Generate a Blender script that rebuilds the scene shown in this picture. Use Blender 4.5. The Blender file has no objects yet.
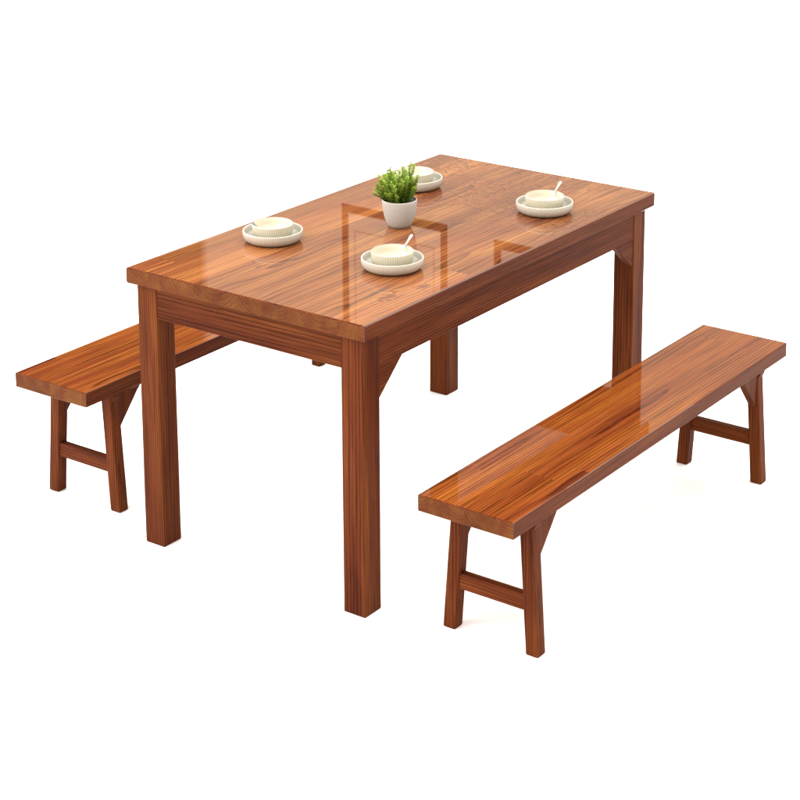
import bpy, bmesh, math, random
from mathutils import Vector, Matrix
random.seed(11)
S = bpy.context.scene
COL = S.collection

# ------------------------------------------------------------------ node helper
class NT:
    def __init__(s, tree): s.t = tree; s.n = tree.nodes; s.l = tree.links
    def new(s, typ, **kw):
        n = s.n.new(typ)
        for k, v in kw.items(): setattr(n, k, v)
        return n
    def put(s, sock, v):
        if isinstance(v, bpy.types.NodeSocket): s.l.new(v, sock)
        else: sock.default_value = v
    def m(s, op, a, b=None, c=None, clamp=False):
        n = s.n.new('ShaderNodeMath'); n.operation = op; n.use_clamp = clamp
        for i, v in enumerate((a, b, c)):
            if v is not None: s.put(n.inputs[i], v)
        return n.outputs[0]
    def ramp(s, fac, stops, interp='LINEAR'):
        n = s.n.new('ShaderNodeValToRGB'); s.put(n.inputs[0], fac)
        cr = n.color_ramp; cr.interpolation = interp
        while len(cr.elements) < len(stops): cr.elements.new(0.5)
        for e, (p, c) in zip(cr.elements, stops):
            e.position = p; e.color = c if len(c) == 4 else (*c, 1)
        return n.outputs[0]
    def mix(s, fac, a, b, mode='MIX'):
        n = s.n.new('ShaderNodeMix'); n.data_type = 'RGBA'; n.blend_type = mode
        s.put(n.inputs[0], fac)
        for i, v in ((6, a), (7, b)):
            if isinstance(v, tuple) and len(v) == 3: v = (*v, 1)
            s.put(n.inputs[i], v)
        return n.outputs[2]
    def noise(s, vec, scale=1, detail=2, rough=.5, dist=0):
        n = s.n.new('ShaderNodeTexNoise')
        s.l.new(vec, n.inputs['Vector'])
        n.inputs['Scale'].default_value = scale; n.inputs['Detail'].default_value = detail
        n.inputs['Roughness'].default_value = rough; n.inputs['Distortion'].default_value = dist
        return n.outputs['Fac']
    def comb(s, x, y, z):
        n = s.n.new('ShaderNodeCombineXYZ')
        for i, v in enumerate((x, y, z)): s.put(n.inputs[i], v)
        return n.outputs[0]
    def sep(s, v):
        n = s.n.new('ShaderNodeSeparateXYZ'); s.l.new(v, n.inputs[0]); return n.outputs
    def white(s, vec):
        n = s.n.new('ShaderNodeTexWhiteNoise'); n.noise_dimensions = '3D'; s.l.new(vec, n.inputs['Vector'])
        sp = s.n.new('ShaderNodeSeparateColor'); s.l.new(n.outputs['Color'], sp.inputs[0]); return sp.outputs

def mat(name):
    m = bpy.data.materials.new(name); m.use_nodes = True
    t = NT(m.node_tree); b = t.n['Principled BSDF']
    return m, t, b

# ------------------------------------------------------------------ wood
# 'wc' is a per-vertex coordinate: x,z across the grain, y along it.
def wood(name, light, dark, plank=0.0, length=0.5, ring=0.007, rough=.3, spec=.3, end=False,
         tone=.35, contrast=1.0, pith=.05, bump=.15, figure=.012, coat=0.0, seed=0.0, marks=False, fine=330.0, hue=.035):
    m, t, b = mat(name)
    a = t.new('ShaderNodeAttribute', attribute_name='wc')
    oi = t.new('ShaderNodeObjectInfo')
    x, y, z = t.sep(a.outputs['Vector'])
    rnd = t.m('MULTIPLY_ADD', oi.outputs['Random'], 13.0, seed)
    if plank:
        row = t.m('FLOOR', t.m('DIVIDE', x, plank))
        off = t.white(t.comb(row, rnd, 3.3))[0]
        col_ = t.m('FLOOR', t.m('ADD', t.m('DIVIDE', y, length), off))
        lx = t.m('SUBTRACT', x, t.m('MULTIPLY', t.m('ADD', row, .5), plank))
        r = t.white(t.comb(row, col_, rnd))
        cell = t.m('ADD', t.m('MULTIPLY', row, 3.7), t.m('MULTIPLY', col_, 9.1))
        span = plank
    else:
        lx = x; r = t.white(t.comb(rnd, 1.7, 4.2)); cell = rnd; span = .06
    cx = t.m('MULTIPLY', t.m('SUBTRACT', r[0], .5), span * 1.6)
    cz = t.m('MULTIPLY_ADD', r[1], pith * 1.6, pith * .35)
    if not plank:            # quarter-cut pieces: the heart lies off the corner, so fine straight lines run on every face
        cx = t.m('MULTIPLY_ADD', r[0], pith * .6, pith * .8); cz = t.m('MULTIPLY_ADD', r[1], pith * .6, pith * .8)
    sh = t.m('ADD', cell, rnd)
    # slow drift of the rings along the board makes the flame figure
    v1 = t.comb(t.m('ADD', t.m('MULTIPLY', lx, 9.0), sh), t.m('MULTIPLY', y, 2.3), t.m('MULTIPLY', z, 9.0))
    n1 = t.noise(v1, 1.0, 2, .5)
    v2 = t.comb(t.m('ADD', t.m('MULTIPLY', lx, 60.0), sh), t.m('MULTIPLY', y, 7.0), t.m('MULTIPLY', z, 60.0))
    n2 = t.noise(v2, 1.0, 3, .6)
    dx = t.m('SUBTRACT', lx, cx); dz = t.m('SUBTRACT', z, cz)
    d = t.m('SQRT', t.m('ADD', t.m('MULTIPLY', dx, dx), t.m('MULTIPLY', dz, dz)))
    d = t.m('ADD', d, t.m('MULTIPLY', n1, figure * 4.5))
    d = t.m('ADD', d, t.m('MULTIPLY', n2, .0035))
    fr = t.m('FRACT', t.m('DIVIDE', d, ring))
    late = t.ramp(fr, [(0, (0, 0, 0)), (.35, (.06, .06, .06)), (.70, (.45, .45, .45)), (.88, (1, 1, 1)), (1, (.05, .05, .05))])
    # fibres and pores
    v3 = t.comb(t.m('ADD', t.m('MULTIPLY', x, fine), sh), t.m('MULTIPLY', y, fine if end else fine * .022), t.m('MULTIPLY', z, fine))
    fib = t.noise(v3, 1.0, 3, .65)
    v4 = t.comb(t.m('ADD', t.m('MULTIPLY', x, 22.0), sh), t.m('MULTIPLY', y, 1.6), t.m('MULTIPLY', z, 22.0))
    big = t.noise(v4, 1.0, 3, .55)
    fade = t.noise(t.comb(t.m('ADD', t.m('MULTIPLY', lx, 42.0), sh), t.m('MULTIPLY', y, 3.2), t.m('MULTIPLY', z, 42.0)), 1.0, 2, .6)
    fade = t.m('DIVIDE', t.m('SUBTRACT', fade, .26), .30, clamp=True)
    strk = t.noise(t.comb(t.m('ADD', t.m('MULTIPLY', x, fine * .55), sh), t.m('MULTIPLY', y, fine * .55 if end else 2.6), t.m('MULTIPLY', z, fine * .55)), 1.0, 3, .6)
    strk = t.m('DIVIDE', t.m('SUBTRACT', strk, .54), .16, clamp=True)
    lines = t.m('MAXIMUM', t.m('MULTIPLY', late, fade), t.m('MULTIPLY', strk, .30 if end else .75))
    c = t.mix(t.m('MULTIPLY', lines, .85 * contrast, clamp=True), light, dark)
    k = t.m('ADD', t.m('MULTIPLY', t.m('SUBTRACT', fib, .5), 1.0 * contrast), 1.0)
    k = t.m('MULTIPLY', k, t.m('MULTIPLY_ADD', t.m('SUBTRACT', big, .5), 1.5 * contrast, 1.0))
    k = t.m('MULTIPLY', k, t.m('MULTIPLY_ADD', t.m('SUBTRACT', r[2], .5), tone * 1.6, 1.0))
    sc = t.new('ShaderNodeVectorMath', operation='SCALE'); t.l.new(c, sc.inputs[0]); t.put(sc.inputs['Scale'], k)
    body = sc.outputs[0]
    if marks:
        # cross-grain chatter and curl towards one end of the board, a small knot, and reddish blots painting a reflection
        v5 = t.comb(t.m('MULTIPLY', x, 60.0), t.m('MULTIPLY', y, 105.0), 0.0)
        chat = t.m('DIVIDE', t.m('SUBTRACT', t.noise(v5, 1.0, 2, .6, 1.2), .50), .07, clamp=True)
        where = t.m('MULTIPLY', t.m('DIVIDE', t.m('SUBTRACT', y, .05), .22, clamp=True), t.m('DIVIDE', t.m('SUBTRACT', t.noise(t.comb(t.m('MULTIPLY', x, 5.0), t.m('MULTIPLY', y, 3.0), 2.0), 1.0, 2), .34), .12, clamp=True))
        body = t.mix(t.m('MULTIPLY', t.m('MULTIPLY', chat, where), .8), body, (.07, .016, .006))
        wob = t.noise(t.comb(t.m('MULTIPLY', x, 70.0), t.m('MULTIPLY', y, 70.0), 5.0), 1.0, 4, .65)
        for mx, my, rx, ry, amt, w_ in ((-.106, -.490, .006, .018, .8, .4), (.300, -.490, .022, .045, .8, 2.4), (.324, -.375, .018, .035, .75, 2.4)):
            ex = t.m('DIVIDE', t.m('SUBTRACT', x, mx), rx); ey = t.m('DIVIDE', t.m('SUBTRACT', y, my), ry)
            dd = t.m('SQRT', t.m('ADD', t.m('MULTIPLY', ex, ex), t.m('MULTIPLY', ey, ey)))
            dd = t.m('ADD', dd, t.m('MULTIPLY', t.m('SUBTRACT', wob, .46), w_ * 2.2))
            k_ = t.m('MULTIPLY', t.m('DIVIDE', t.m('SUBTRACT', 1.0, dd), .35, clamp=True), amt)
            body = t.mix(k_, body, (.085, .013, .005))
    hs = t.new('ShaderNodeHueSaturation'); t.l.new(body, hs.inputs['Color'])
    t.put(hs.inputs['Hue'], t.m('MULTIPLY_ADD', t.m('SUBTRACT', big, .48), hue, .5))
    t.l.new(hs.outputs[0], b.inputs['Base Color'])
    b.inputs['Specular IOR Level'].default_value = spec
    t.put(b.inputs['Roughness'], t.m('MULTIPLY_ADD', fib, rough * .5, rough * .75))
    if coat:
        b.inputs['Coat Weight'].default_value = coat; b.inputs['Coat Roughness'].default_value = .006; b.inputs['Coat IOR'].default_value = 1.5
    bp = t.new('ShaderNodeBump'); bp.inputs['Strength'].default_value = bump; bp.inputs['Distance'].default_value = .0006
    t.put(bp.inputs['Height'], t.m('ADD', t.m('MULTIPLY', late, .5), fib))
    t.l.new(bp.outputs[0], b.inputs['Normal'])
    return m

EL, ED = (.094, .0285, .0080), (.044, .0110, .0030)
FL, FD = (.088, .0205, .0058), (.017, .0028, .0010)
M_TOP = wood('varnished_tabletop_wood', (.202, .064, .0205), (.046, .0092, .0030), plank=.150, length=6, ring=.0105, rough=.35, spec=.0, tone=.22, contrast=1.0, bump=.05, figure=.009, coat=1.0, marks=True, fine=170, hue=.05)
M_TOPE = wood('tabletop_end_grain', EL, ED, plank=.150, length=6, ring=.0105, rough=.45, spec=.04, end=True, tone=.16, contrast=.7, hue=.05)
M_SEAT = wood('varnished_seat_wood', (.178, .0425, .0088), (.030, .0042, .0012), plank=.088, length=1.3, ring=.0080, rough=.35, spec=.0, tone=.10, contrast=1.1, bump=.05, figure=.0030, coat=.9, fine=180, hue=.045)
M_SEATE = wood('seat_end_grain', EL, ED, plank=.088, length=1.3, ring=.008, rough=.45, spec=.04, end=True, tone=.16, contrast=.7, hue=.05)
M_EDGE = wood('shaded_edge_wood', FL, FD, ring=.0062, rough=.35, spec=.03, tone=.1, contrast=1.1, pith=.25, figure=.002, seed=3.1, fine=230)  # shade of the tabletop and seat sides, put into a darker wood colour
M_ARRIS = wood('varnished_rounded_edge_wood', FL, FD, ring=.0062, rough=.35, spec=.0, tone=.1, contrast=.7, pith=.25, figure=.002, seed=3.1, coat=.7)  # dark bevel colour imitates a dark reflection along the edges
M_FRAME = wood('stained_frame_wood', FL, FD, ring=.0058, rough=.45, spec=.03, tone=.12, contrast=1.15, pith=.30, figure=.0012, fine=230, hue=.03)
M_FRAMEE = wood('frame_end_grain', FL, FD, ring=.005, rough=.5, spec=.03, end=True, tone=.2, contrast=.6)

# ------------------------------------------------------------------ mesh helpers
def link(name, me, parent=None, loc=(0, 0, 0)):
    o = bpy.data.objects.new(name, me); COL.objects.link(o); o.location = loc
    if parent: o.parent = parent
    return o

def solid(name, verts, faces, parent, axis=1, mats=(M_FRAME, M_FRAMEE), bevel=.003, seg=2, wobble=0):
    bm = bmesh.new()
    vs = [bm.verts.new(v) for v in verts]
    for f in faces: bm.faces.new([vs[i] for i in f])
    bmesh.ops.recalc_face_normals(bm, faces=bm.faces)
    if bevel:
        bmesh.ops.bevel(bm, geom=list(bm.edges), offset=bevel, segments=seg, profile=.5, affect='EDGES')
    me = bpy.data.meshes.new(name)
    bm.normal_update()
    for f in bm.faces:
        if abs(f.normal[axis]) > .8: f.material_index = 1
        elif len(mats) > 2 and abs(f.normal.x) > .95: f.material_index = 2
        elif len(mats) > 2 and abs(f.normal.z) < .97: f.material_index = 3 if abs(f.normal.x) > .2 else 2
        f.smooth = False
    bm.to_mesh(me); bm.free()
    c = [sum(v[i] for v in verts) / len(verts) for i in range(3)]
    order = {0: (1, 0, 2), 1: (0, 1, 2), 2: (0, 2, 1)}[axis]
    at = me.attributes.new('wc', 'FLOAT_VECTOR', 'POINT')
    for v, d in zip(me.vertices, at.data):
        q = [v.co[i] - c[i] for i in range(3)]
        d.vector = (q[order[0]], q[order[1]], q[order[2]])
    for m in mats: me.materials.append(m)
    return link(name, me, parent)

BF = [(0, 1, 2, 3), (4, 7, 6, 5), (0, 4, 5, 1), (1, 5, 6, 2), (2, 6, 7, 3), (3, 7, 4, 0)]
def hexa(name, lo, hi, zlo, zhi, parent, **kw):
    """lo/hi: (x0, x1, y0, y1) footprints at zlo and zhi"""
    v = []
    for (x0, x1, y0, y1), z in ((lo, zlo), (hi, zhi)):
        v += [(x0, y0, z), (x1, y0, z), (x1, y1, z), (x0, y1, z)]
    return solid(name, v, BF, parent, **kw)
def box(name, x0, x1, y0, y1, z0, z1, parent, **kw):
    return hexa(name, (x0, x1, y0, y1), (x0, x1, y0, y1), z0, z1, parent, **kw)
def gusset(name, x0, x1, prof, parent, **kw):
    """prof: polygon in (y, z), extruded in x"""
    n = len(prof)
    v = [(x0, y, z) for y, z in prof] + [(x1, y, z) for y, z in prof]
    f = [tuple(range(n)), tuple(range(2 * n - 1, n - 1, -1))] + [(i, (i + 1) % n, n + (i + 1) % n, n + i) for i in range(n)]
    return solid(name, v, f, parent, **kw)

def thing(name, label, cat, loc, rz=0, group=None):
    o = bpy.data.objects.new(name, None); COL.objects.link(o)
    o.location = loc; o.rotation_euler = (0, 0, rz); o.empty_display_size = .1
    o['label'] = label; o['category'] = cat
    if group: o['group'] = group
    return o
def copy_thing(root, loc, rz, label):
    r = root.copy(); COL.objects.link(r); r.location = loc; r.rotation_euler = (0, 0, rz); r['label'] = label
    for ch in [o for o in COL.objects if o.parent == root]:
        c = ch.copy(); COL.objects.link(c); c.parent = r
    return r

# ------------------------------------------------------------------ floor
bm = bmesh.new()
bmesh.ops.create_grid(bm, x_segments=2, y_segments=2, size=60)
me = bpy.data.meshes.new('floor'); bm.to_mesh(me); bm.free()
M_FLOOR, t, b = mat('white_studio_floor')
b.inputs['Base Color'].default_value = (.95, .95, .95, 1); b.inputs['Roughness'].default_value = .9
b.inputs['Specular IOR Level'].default_value = 0.0
me.materials.append(M_FLOOR)
fl = link('floor', me); fl['kind'] = 'structure'

# ------------------------------------------------------------------ table
W, L, H, T, IN, SQ, AP = .7582, 1.3742, .75, .0413, .0195, .0653, .0855
w, l = W / 2, L / 2
tb = thing('dining_table', 'large rectangular varnished wooden dining table with thick square legs', 'table', (0, 0, 0))
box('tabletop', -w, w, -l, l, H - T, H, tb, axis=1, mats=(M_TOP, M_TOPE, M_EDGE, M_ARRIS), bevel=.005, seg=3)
a, c = w - IN, l - IN
for sx in (-1, 1):
    for sy in (-1, 1):
        x0, x1 = sorted((sx * a, sx * (a - SQ))); y0, y1 = sorted((sy * c, sy * (c - SQ)))
        box('leg', x0, x1, y0, y1, 0, H - T, tb, axis=2, bevel=.0035, seg=2)
zb = H - T - AP
for sx in (-1, 1):
    x0, x1 = sorted((sx * (a - .002), sx * (a - .024)))
    box('apron', x0, x1, -c + SQ, c - SQ, zb, H - T, tb, axis=1, bevel=.001, seg=1)
    for sy in (-1, 1):
        yl = c - SQ
        gusset('corner_bracket', x0 + .0005, x1 - .0005, [(sy * yl, zb), (sy * (yl - .094), zb), (sy * yl, zb - .083)], tb, axis=1, bevel=.001, seg=1)
for sy in (-1, 1):
    y0, y1 = sorted((sy * (c - .0025), sy * (c - .0245)))
    box('apron', -a + SQ, a - SQ, y0, y1, zb, H - T, tb, axis=0, bevel=.001, seg=1)

# ------------------------------------------------------------------ benches
BW, BL, BH, BT = .264, 1.3987, .3776, .0408
IX, IY, SX, SY, OV, IYT = -.0027, .1043, .0351, .0342, .0207, .1067
def bench(loc, rz, label):
    o = thing('bench', label, 'bench', loc, rz, 'long wooden benches on either side of the table')
    hw, hl = BW / 2, BL / 2; zt = BH - BT
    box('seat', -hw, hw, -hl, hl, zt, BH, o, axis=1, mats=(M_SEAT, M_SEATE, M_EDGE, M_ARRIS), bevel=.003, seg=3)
    for sy in (-1, 1):
        for sx in (-1, 1):
            def R(ox, oy):
                x0, x1 = sorted((sx * (hw - ox), sx * (hw - ox - SX))); y0, y1 = sorted((sy * (hl - oy), sy * (hl - oy - SY)))
                return (x0, x1, y0, y1)
            hexa('leg', R(IX, IY), R(OV, IYT), 0, zt, o, axis=2, bevel=.004, seg=2)
            # diagonal brace from the leg to the underside of the seat
            yi = hl - IYT - SY
            xm = sx * (hw - OV - .0115)
            gusset('brace', xm - .011, xm + .011, [(sy * (yi + .002), zt), (sy * (yi - .098), zt), (sy * (yi - .074), zt - .022), (sy * (yi + .001), zt - .112)], o, axis=2, bevel=.0015, seg=1)
        # cross batten under the seat
        y0, y1 = sorted((sy * (hl - IYT - .0035), sy * (hl - IYT - SY + .0035)))
        solid('batten', [(x, y, z) for y in (y0, y1) for x, z in ((-hw + .012, zt - .012), (-hw + .018, zt - .026), (hw - .018, zt - .026), (hw - .012, zt - .012), (hw - .012, zt), (-hw + .012, zt))],
              [(0, 1, 2, 3, 4, 5), (11, 10, 9, 8, 7, 6)] + [(i, (i + 1) % 6, 6 + (i + 1) % 6, 6 + i) for i in range(6)], o, axis=0, bevel=.001, seg=1)
        # stretcher between the two legs
        xa = hw - OV - SX * .5 + .014; y0, y1 = sorted((sy * (hl - IY - .006), sy * (hl - IY - SY + .006)))
        box('stretcher', -xa, xa, y0, y1, .107, .1465, o, axis=0, bevel=.0015, seg=1)
    return o
B1 = bench((.6671, .0056, 0), -.0007, 'long low wooden bench in front of the table with bright glossy orange seat')
B2 = copy_thing(B1, (-.6695, .0061, 0), .0051, 'wooden bench behind the table, partly hidden by the table and its leg')

# ------------------------------------------------------------------ crockery
def lathe_bm(bm, prof, n=96, flute=None, nf=56):
    """prof: (r, z) list; flute(i) -> radial ripple amplitude per ring"""
    rings = []
    for i, (r, z) in enumerate(prof):
        if r < 1e-6: rings.append([bm.verts.new((0, 0, z))]); continue
        ring = []
        for k in range(n):
            th = 2 * math.pi * k / n
            amp = flute[i] if flute else 0
            rr = r + amp * (abs(math.sin(th * nf / 2)) - .6)
            ring.append(bm.verts.new((rr * math.cos(th), rr * math.sin(th), z)))
        rings.append(ring)
    for A, B in zip(rings, rings[1:]):
        if len(A) == 1 and len(B) == 1: continue
        for k in range(n):
            k2 = (k + 1) % n
            if len(A) == 1: bm.faces.new((A[0], B[k], B[k2]))
            elif len(B) == 1: bm.faces.new((A[k], A[k2], B[0]))
            else: bm.faces.new((A[k], A[k2], B[k2], B[k]))
    bmesh.ops.recalc_face_normals(bm, faces=bm.faces)
    for f in bm.faces: f.smooth = True
def lathe(name, prof, m, parent=None, n=96, flute=None, nf=56, m2=None, m2rings=()):
    bm = bmesh.new(); lathe_bm(bm, prof, n, flute, nf)
    bm.faces.ensure_lookup_table(); ix = 0
    for q, (A, B) in enumerate(zip(prof, prof[1:])):
        for k in range(n):
            if q in m2rings: bm.faces[ix].material_index = 1
            ix += 1
    me = bpy.data.meshes.new(name); bm.to_mesh(me); bm.free()
    me.materials.append(m)
    if m2: me.materials.append(m2)
    return link(name, me, parent)

def ceramic(name, col, rough, spec=.4, var=.06, scale=60, bump=0):
    m, t, b = mat(name)
    tc = t.new('ShaderNodeTexCoord'); n = t.noise(tc.outputs['Object'], scale, 4, .6)
    k = t.m('MULTIPLY_ADD', t.m('SUBTRACT', n, .5), var * 2, 1)
    s = t.new('ShaderNodeVectorMath', operation='SCALE'); s.inputs[0].default_value = col; t.put(s.inputs['Scale'], k)
    t.l.new(s.outputs[0], b.inputs['Base Color'])
    b.inputs['Roughness'].default_value = rough; b.inputs['Specular IOR Level'].default_value = spec
    if bump:
        bp = t.new('ShaderNodeBump'); bp.inputs['Strength'].default_value = bump; bp.inputs['Distance'].default_value = .001
        t.l.new(n, bp.inputs['Height']); t.l.new(bp.outputs[0], b.inputs['Normal'])
    return m
M_PLATE = ceramic('warm_grey_stoneware', (.43, .39, .33), .42, .3, .08, 90)
M_PLATEIN = ceramic('sage_grey_glaze', (.33, .31, .255), .3, .3, .06)
M_LIP = ceramic('grey_brown_lip', (.22, .18, .12), .5, .3, .05)  # thin darker ring just inside the bowl rim
M_BOWL = ceramic('cream_glazed_stoneware', (.49, .45, .35), .22, .4, .03)
M_SPOON = ceramic('white_porcelain', (.36, .345, .325), .15, .5, .02)
M_SPOOND = ceramic('dark_pewter', (.085, .085, .07), .3, .5, .1)
M_POT = ceramic('pale_concrete', (.365, .34, .31), .75, .15, .12, 120, .25)

def plate(loc, label):
    R_ = .079
    prof = [(0, .0035), (.052, .0035), (.055, 0), (.060, 0), (.0695, .0035), (.0760, .0105), (.0787, .0190), (R_, .0290), (.0785, .0307), (.0768, .0310), (.0752, .0295), (.0735, .0190), (.068, .0105), (.058, .0072), (0, .0065)]
    fl_ = [0, 0, 0, .0003, .0014, .0020, .0020, .0016, .0003, 0, 0, 0, 0, 0, 0]
    o = lathe('plate', prof, M_PLATE, n=352, flute=[q * .7 for q in fl_], nf=88, m2=M_PLATEIN, m2rings=(10, 11, 12, 13))
    o.location = loc; o['label'] = label; o['category'] = 'plate'; o['group'] = 'ribbed plates under the bowls on the table'
    return o
def bowl(loc, label):
    prof = [(0, .003), (.028, .003), (.030, 0), (.034, 0), (.0420, .0030), (.0490, .0105), (.0525, .023), (.0540, .038), (.0540, .0405), (.0530, .0418), (.0517, .0405), (.0505, .028), (.046, .014), (.036, .0085), (0, .006)]
    fl_ = [0, 0, 0, 0, .0012, .0020, .0020, .0018, 0, 0, 0, 0, 0, 0, 0]
    o = lathe('bowl', prof, M_BOWL, n=224, flute=fl_, m2=M_LIP, m2rings=(9,))
    o.location = loc; o['label'] = label; o['category'] = 'bowl'; o['group'] = 'fluted cream bowls standing in the plates'
    return o
RT, BK = Vector((.8216, .57, 0)), Vector((-.57, .8216, 0))
def spoon(center, base, tip, label, m=None, wide=.0062, fat=1.0):
    """handle from base (in the bowl) to tip; the oval scoop lies at the base"""
    o = thing('spoon', label, 'spoon', center, 0, 'small spoons standing in the bowls')
    P0 = RT * base[0] + BK * base[1] + Vector((0, 0, base[2])); P1 = RT * tip[0] + BK * tip[1] + Vector((0, 0, tip[2]))
    d = (P1 - P0).normalized(); side = d.cross(Vector((0, 0, 1))).normalized(); nrm = side.cross(d).normalized()
    Ln = (P1 - P0).length
    bm = bmesh.new(); rings = []
    st = [(0, .0022, .0013), (.15, .0020, .0014), (.5, .0024, .0014), (.8, .0034, .0014), (.93, wide * .85, .0013), (.985, wide * .72, .0012), (1.0, wide * .3, .0008)]
    for f, ww, th in st:
        c0 = P0 + d * Ln * f + nrm * (.004 * math.sin(f * math.pi) * -.4)
        rings.append([bm.verts.new(c0 + side * ww * fat * math.cos(q) + nrm * th * math.sin(q)) for q in [k * math.pi / 6 for k in range(12)]])
    for A, B in zip(rings, rings[1:]):
        for k in range(12): bm.faces.new((A[k], A[(k + 1) % 12], B[(k + 1) % 12], B[k]))
    bm.faces.new(rings[0][::-1]); bm.faces.new(rings[-1])
    for f in bm.faces: f.smooth = True
    me = bpy.data.meshes.new('handle'); bm.to_mesh(me); bm.free(); me.materials.append(m or M_SPOON)
    link('handle', me, o)
    # scoop: shallow oval shell
    fwd = Vector((-d.x, -d.y, -.15)).normalized(); sd = fwd.cross(Vector((0, 0, 1))).normalized(); up = sd.cross(fwd)
    bm = bmesh.new(); grid = []
    C0 = P0 + fwd * .0125 + up * .001
    for off, sg in ((0, 1), (-.0011, 1)):
        rr = []
        for i in range(5):
            r = i / 4
            rr.append([bm.verts.new(C0 + fwd * .0145 * r * math.cos(q) + sd * .0095 * r * math.sin(q) + up * (.0035 * r * r - .0035 + off)) for q in ([0] if i == 0 else [k * math.pi / 10 for k in range(20)])])
        grid.append(rr)
    for rr in grid:
        for A, B in zip(rr, rr[1:]):
            for k in range(20):
                k2 = (k + 1) % 20
                if len(A) == 1: bm.faces.new((A[0], B[k], B[k2]))
                else: bm.faces.new((A[k], A[k2], B[k2], B[k]))
    A, B = grid[0][-1], grid[1][-1]
    for k in range(20): bm.faces.new((A[k], A[(k + 1) % 20], B[(k + 1) % 20], B[k]))
    bmesh.ops.recalc_face_normals(bm, faces=bm.faces)
    for f in bm.faces: f.smooth = True
    me = bpy.data.meshes.new('scoop'); bm.to_mesh(me); bm.free(); me.materials.append(m or M_SPOON)
    link('scoop', me, o)
    return o

# camera model of the photograph, used once to find where the crockery stands on the table
F_, YAW, PITCH, CX, CY, CZ, ROLL, PPX, PPY = 1929.6242, -.6061, .2200, 2.956, -4.0237, 2.2753, .002, 458.741, 79.278
cd = Vector((math.sin(YAW) * math.cos(PITCH), math.cos(YAW) * math.cos(PITCH), -math.sin(PITCH)))
cr = Vector((math.cos(YAW), -math.sin(YAW), 0)); cu = cr.cross(cd)
cr, cu = cr * math.cos(ROLL) + cu * math.sin(ROLL), cu * math.cos(ROLL) - cr * math.sin(ROLL)

PL = [(-.2425, -.2825), (.1605, -.2955), (.2135, .3415), (-.2240, .3390)]
def spot(px, py, z):
    q = cd + cr * ((px - PPX) / F_) - cu * ((py - PPY) / F_)
    k = (z - CZ) / q.z
    return Vector((CX + q.x * k, CY + q.y * k, 0))
sets = [((272.8, 229.0), 'near left corner of the table, leftmost of all'),
        ((392.4, 256.5), 'front edge of the table, the nearest one'),
        ((544.6, 200.8), 'right end of the table'),
        ((415.2, 176.5), 'far edge, partly behind the potted plant')]
plate_l = ['ribbed pale plate near the left corner of the table, leftmost plate', 'ribbed pale plate in front of the potted plant, nearest plate',
           'ribbed pale plate at the right end of the table, rightmost plate', 'ribbed pale plate partly hidden behind the potted plant']
bowl_l = ['cream fluted bowl with a dark spoon at its left rim, leftmost bowl', 'cream fluted bowl in front of the potted plant, white spoon standing in it',
          'cream fluted bowl at the right end of the table, white spoon standing in it', 'cream fluted bowl partly hidden behind the potted plant']
centers = []
for i, ((px, py), _) in enumerate(sets):
    s = spot(px, py, H + .0310)
    centers.append(s)
    plate((s.x, s.y, H), plate_l[i])
    bowl((s.x, s.y, H + .0066), bowl_l[i])
zb_ = H + .0066
for i, lab in ((1, 'white spoon leaning right in the bowl in front of the plant'), (2, 'white spoon leaning right in the bowl at the right end of the table')):
    s = centers[i]
    spoon((s.x, s.y, zb_), (.004, -.004, .0125), (.048, .066, .062), lab)
s = centers[0]
spoon((s.x, s.y, zb_), (-.010, -.026, .014), (-.0530, -.017, .0485), 'short dark spoon lying against the left rim of the leftmost bowl', M_SPOOND, .0050, 1.5)

# ------------------------------------------------------------------ potted plant
pc = spot(399.6, 226.0, H)
pp = thing('potted_plant', 'small bushy green herb in a round pale concrete pot in the middle of the table', 'potted plant', (pc.x, pc.y, H))
prof = [(0, .002), (.024, .002), (.026, 0), (.029, .001), (.0345, .010), (.0395, .022), (.0435, .038), (.0465, .058), (.0478, .073), (.0476, .0755), (.0462, .0765), (.0445, .0755), (.0438, .070), (.040, .063), (0, .063)]
pot = lathe('pot', prof, M_POT, pp, n=72)
m_soil, t, b = mat('dark_soil')
tc = t.new('ShaderNodeTexCoord'); nn = t.noise(tc.outputs['Object'], 260, 4, .7)
t.l.new(t.ramp(nn, [(.3, (.006, .005, .003)), (.7, (.03, .022, .014))]), b.inputs['Base Color']); b.inputs['Roughness'].default_value = .95
bm = bmesh.new(); lathe_bm(bm, [(0, .0665), (.015, .0675), (.03, .0655), (.0438, .0645)], 48)
for v in bm.verts: v.co.z += random.uniform(-.001, .0015)
me = bpy.data.meshes.new('soil'); bm.to_mesh(me); bm.free(); me.materials.append(m_soil); link('soil', me, pp)
m_leaf, t, b = mat('herb_leaf')
at_ = t.new('ShaderNodeAttribute', attribute_name='tint')
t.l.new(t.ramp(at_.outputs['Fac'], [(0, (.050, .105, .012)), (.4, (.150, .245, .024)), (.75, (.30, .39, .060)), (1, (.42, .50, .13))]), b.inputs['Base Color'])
b.inputs['Roughness'].default_value = .5; b.inputs['Specular IOR Level'].default_value = .25
tr = t.new('ShaderNodeBsdfTranslucent'); mx_ = t.new('ShaderNodeMixShader'); mx_.inputs[0].default_value = .3
tr.inputs['Color'].default_value = (.30, .45, .04, 1)
t.l.new(b.outputs[0], mx_.inputs[1]); t.l.new(tr.outputs[0], mx_.inputs[2]); t.l.new(mx_.outputs[0], t.n['Material Output'].inputs['Surface'])
m_stem, t, b = mat('herb_stem'); b.inputs['Base Color'].default_value = (.085, .11, .022, 1); b.inputs['Roughness'].default_value = .6
rs = random.Random(5)
lv, lf, lt = [], [], []
sv, sf = [], []
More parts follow.
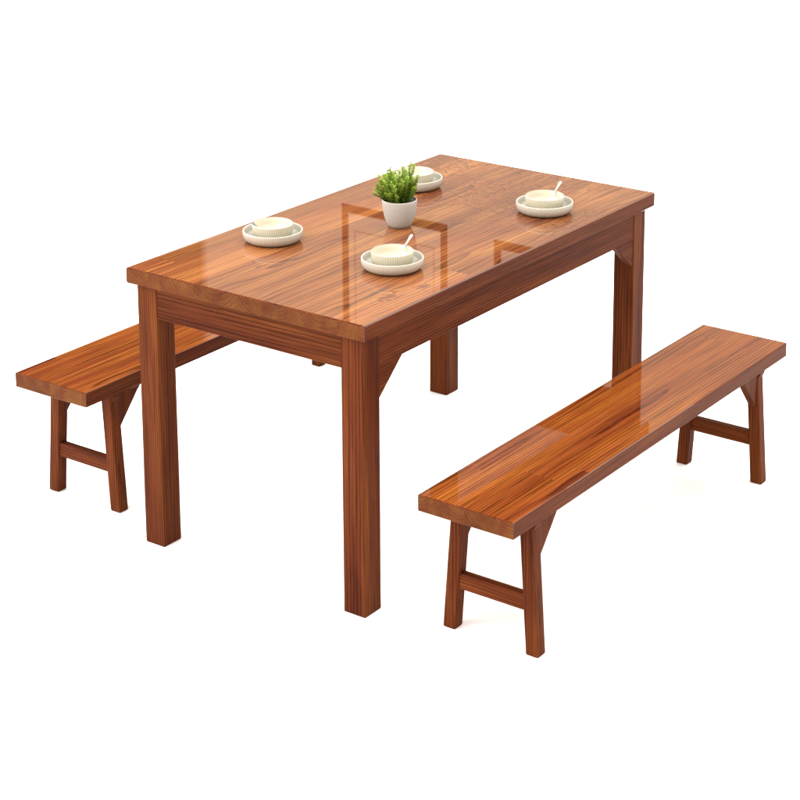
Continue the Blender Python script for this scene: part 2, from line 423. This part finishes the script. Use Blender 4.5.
def leaf(p, d, n_, ln, wd, tint):
    sd_ = d.cross(n_).normalized(); up = sd_.cross(d).normalized()
    pts_ = [p, p + d * ln * .3 + sd_ * wd * .45, p + d * ln * .3 - up * wd * .12, p + d * ln * .3 - sd_ * wd * .45,
            p + d * ln * .7 + sd_ * wd * .5 - up * ln * .03, p + d * ln * .7 - up * (wd * .12 + ln * .03), p + d * ln * .7 - sd_ * wd * .5 - up * ln * .03, p + d * ln - up * ln * .08]
    k = len(lv); lv.extend(pts_); lt.extend([tint] * 8)
    lf.extend([(k, k + 1, k + 2), (k, k + 2, k + 3), (k + 1, k + 4, k + 5, k + 2), (k + 2, k + 5, k + 6, k + 3), (k + 4, k + 7, k + 5), (k + 5, k + 7, k + 6)])
# main stems: (right, back offset of the tip, height) so the outline has the photo's tips
tips = [(-.024, 0, .160), (.010, .0, .163), (.030, .005, .172), (.040, .0, .168), (.049, -.004, .138), (-.045, .0, .125), (-.060, .004, .105), (-.068, -.002, .092), (-.060, .01, .112), (-.056, -.01, .10), (-.05, -.004, .128), (-.064, .012, .10), (-.042, .012, .14), (-.03, .004, .15),
        (-.012, -.012, .140), (.0, .012, .146), (.022, -.015, .138), (-.034, -.01, .138), (-.05, .01, .118), (.038, -.012, .125), (.016, .014, .15), (-.02, .02, .14)]
for i in range(72):
    aa = rs.uniform(0, 6.28); r_ = .052 * math.sqrt(rs.random()); tips.append((r_ * math.cos(aa) - .006, r_ * math.sin(aa), rs.uniform(.095, .142)))
for tx, ty, th in tips:
    tip = RT * tx + BK * ty + Vector((0, 0, th))
    root = RT * (tx * .38) + BK * (ty * .5) + Vector((rs.uniform(-.006, .006), rs.uniform(-.006, .006), .064))
    mid = root.lerp(tip, .5) + Vector((tip.x - root.x, tip.y - root.y, 0)) * .12 + Vector((rs.uniform(-.003, .003), rs.uniform(-.003, .003), 0))
    N = 12; path = []
    for j in range(N + 1):
        f = j / N; path.append(root.lerp(mid, f).lerp(mid.lerp(tip, f), f))
    k0 = len(sv)
    for j, p in enumerate(path):
        r_ = .0011 * (1 - .6 * j / N)
        for q in range(4): sv.append(p + Vector((r_ * math.cos(q * 1.57), r_ * math.sin(q * 1.57), 0)))
    for j in range(N):
        for q in range(4): sf.append((k0 + j * 4 + q, k0 + j * 4 + (q + 1) % 4, k0 + j * 4 + 4 + (q + 1) % 4, k0 + j * 4 + 4 + q))
    shade = rs.uniform(-.18, .18)
    ax = (tip - root).normalized(); leng = (tip - root).length
    steps = int(leng / .0046); ph = rs.uniform(0, 6)
    for j in range(2, steps + 1):
        f = j / steps
        p = root.lerp(mid, f).lerp(mid.lerp(tip, f), f)
        for q in range(4):
            th_ = ph + j * 1.9 + q * 1.571 + rs.uniform(-.3, .3)
            out = (Vector((math.cos(th_), math.sin(th_), 0)))
            rise = .35 + .75 * f + rs.uniform(-.35, .5)
            d_ = (out + ax * rise).normalized()
            ln = (.0135 - .0055 * f) * rs.uniform(.65, 1.3)
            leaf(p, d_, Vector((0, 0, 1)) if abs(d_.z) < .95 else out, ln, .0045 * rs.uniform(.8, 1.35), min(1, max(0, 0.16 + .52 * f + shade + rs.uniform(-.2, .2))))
me = bpy.data.meshes.new('foliage'); me.from_pydata([tuple(v) for v in lv], [], lf); me.materials.append(m_leaf)
ta = me.attributes.new('tint', 'FLOAT', 'POINT')
for d_, v in zip(ta.data, lt): d_.value = v
fo = link('foliage', me, pp)
me = bpy.data.meshes.new('stems'); me.from_pydata([tuple(v) for v in sv], [], sf); me.materials.append(m_stem); link('stems', me, pp)

# ------------------------------------------------------------------ camera
cam = bpy.data.cameras.new('camera'); co = bpy.data.objects.new('camera', cam); COL.objects.link(co)
co.matrix_world = Matrix(((cr.x, cu.x, -cd.x, CX), (cr.y, cu.y, -cd.y, CY), (cr.z, cu.z, -cd.z, CZ), (0, 0, 0, 1)))
cam.sensor_width = 36; cam.sensor_fit = 'HORIZONTAL'; cam.lens = 36 * F_ / 800
cam.shift_x = (400 - PPX) / 800; cam.shift_y = (PPY - 400) / 800
cam.clip_end = 500; cam.clip_start = .05
S.camera = co

# ------------------------------------------------------------------ light: unseen surroundings shaped for reflections and a white floor, plus soft boxes
world = bpy.data.worlds.new('World'); S.world = world; world.use_nodes = True
t = NT(world.node_tree); bg = t.n['Background']
tc = t.new('ShaderNodeTexCoord'); dx, dy, dz = t.sep(tc.outputs['Generated'])
dys = t.m('MAXIMUM', dy, .001)
u = t.m('DIVIDE', dx, dys); v = t.m('DIVIDE', dz, dys)
def band(val, lo, hi, soft=.0006):
    a_ = t.m('DIVIDE', t.m('SUBTRACT', val, lo - soft), 2 * soft, clamp=True)
    b_ = t.m('DIVIDE', t.m('SUBTRACT', hi + soft, val), 2 * soft, clamp=True)
    return t.m('MULTIPLY', a_, b_)
def rect(u0, u1, v0, v1): return t.m('MULTIPLY', band(u, u0, u1), band(v, v0, v1))
def sub(a_, b_): return t.m('MULTIPLY', a_, t.m('SUBTRACT', 1, b_))
fw, fh = .0056, .006
f1 = sub(rect(-.7905, -.7020, .3715, 9), rect(-.7905 + fw, -.7020 - fw, .3715 + fh, 9))
f1i = sub(rect(-.780, -.7125, .389, 9), rect(-.780 + .0012, -.7125 - .0012, .389 + .0012, 9))
f2 = sub(rect(-.6650, -.5600, .3750, 9), rect(-.6650 + fw, -.5600 - fw, .3750 + fh, 9))
inside = rect(-.7905 + fw, -.7020 - fw, .3715 + fh, 9)
dark = t.m('MAXIMUM', t.m('MAXIMUM', f1, t.m('MULTIPLY', f1i, .45)), f2)
dark = t.m('MAXIMUM', dark, t.m('MULTIPLY', band(u, -60, -.9186, .004), .95))
dark = t.m('MULTIPLY', dark, t.m('GREATER_THAN', dy, .02))
lvl = t.m('SUBTRACT', .86, t.m('MULTIPLY', dark, .82))
lvl = t.m('MULTIPLY', lvl, t.m('MULTIPLY_ADD', inside, .18, 1.0))
high = t.m('DIVIDE', t.m('SUBTRACT', dz, .46), .14, clamp=True)
lvl = t.m('MULTIPLY_ADD', high, 1.9, lvl)
t.put(bg.inputs['Strength'], lvl); t.put(bg.inputs['Color'], t.mix(high, (1, .86, .66), (1, .985, .96)))

def area(loc, target, sx, sy, rad, col=(1, 1, 1)):
    la = bpy.data.lights.new('softbox', 'AREA'); la.shape = 'RECTANGLE'; la.size = sx; la.size_y = sy
    la.energy = rad * sx * sy * math.pi; la.color = col
    o = bpy.data.objects.new('softbox', la); COL.objects.link(o); o.location = loc
    o.rotation_euler = (Vector(target) - Vector(loc)).to_track_quat('-Z', 'Y').to_euler()
    return o
area((0, 0, 4.6), (0, 0, 0), 5, 5, 1.6, (1, .98, .95))
area((-2.6, -4.8, 3.4), (0, 0, .4), 4.2, 3, 7.5, (1, .97, .93))
area((4.8, -1.5, 4.2), (0, 0, .3), 4, 3, 1.0)
area((-4.9, -1.6, 4.2), (0, 0, .3), 4, 3, 5.0)
area((1.5, 4.8, 4.2), (0, 0, .3), 4, 3, 3.5)

S.view_settings.view_transform = 'Standard'; S.view_settings.look = 'None'
S.view_settings.exposure = .15; S.view_settings.gamma = 1
S.render.engine = 'CYCLES'
S.render.resolution_x = 1024; S.render.resolution_y = 1024
S.cycles.max_bounces = 8; S.cycles.diffuse_bounces = 5
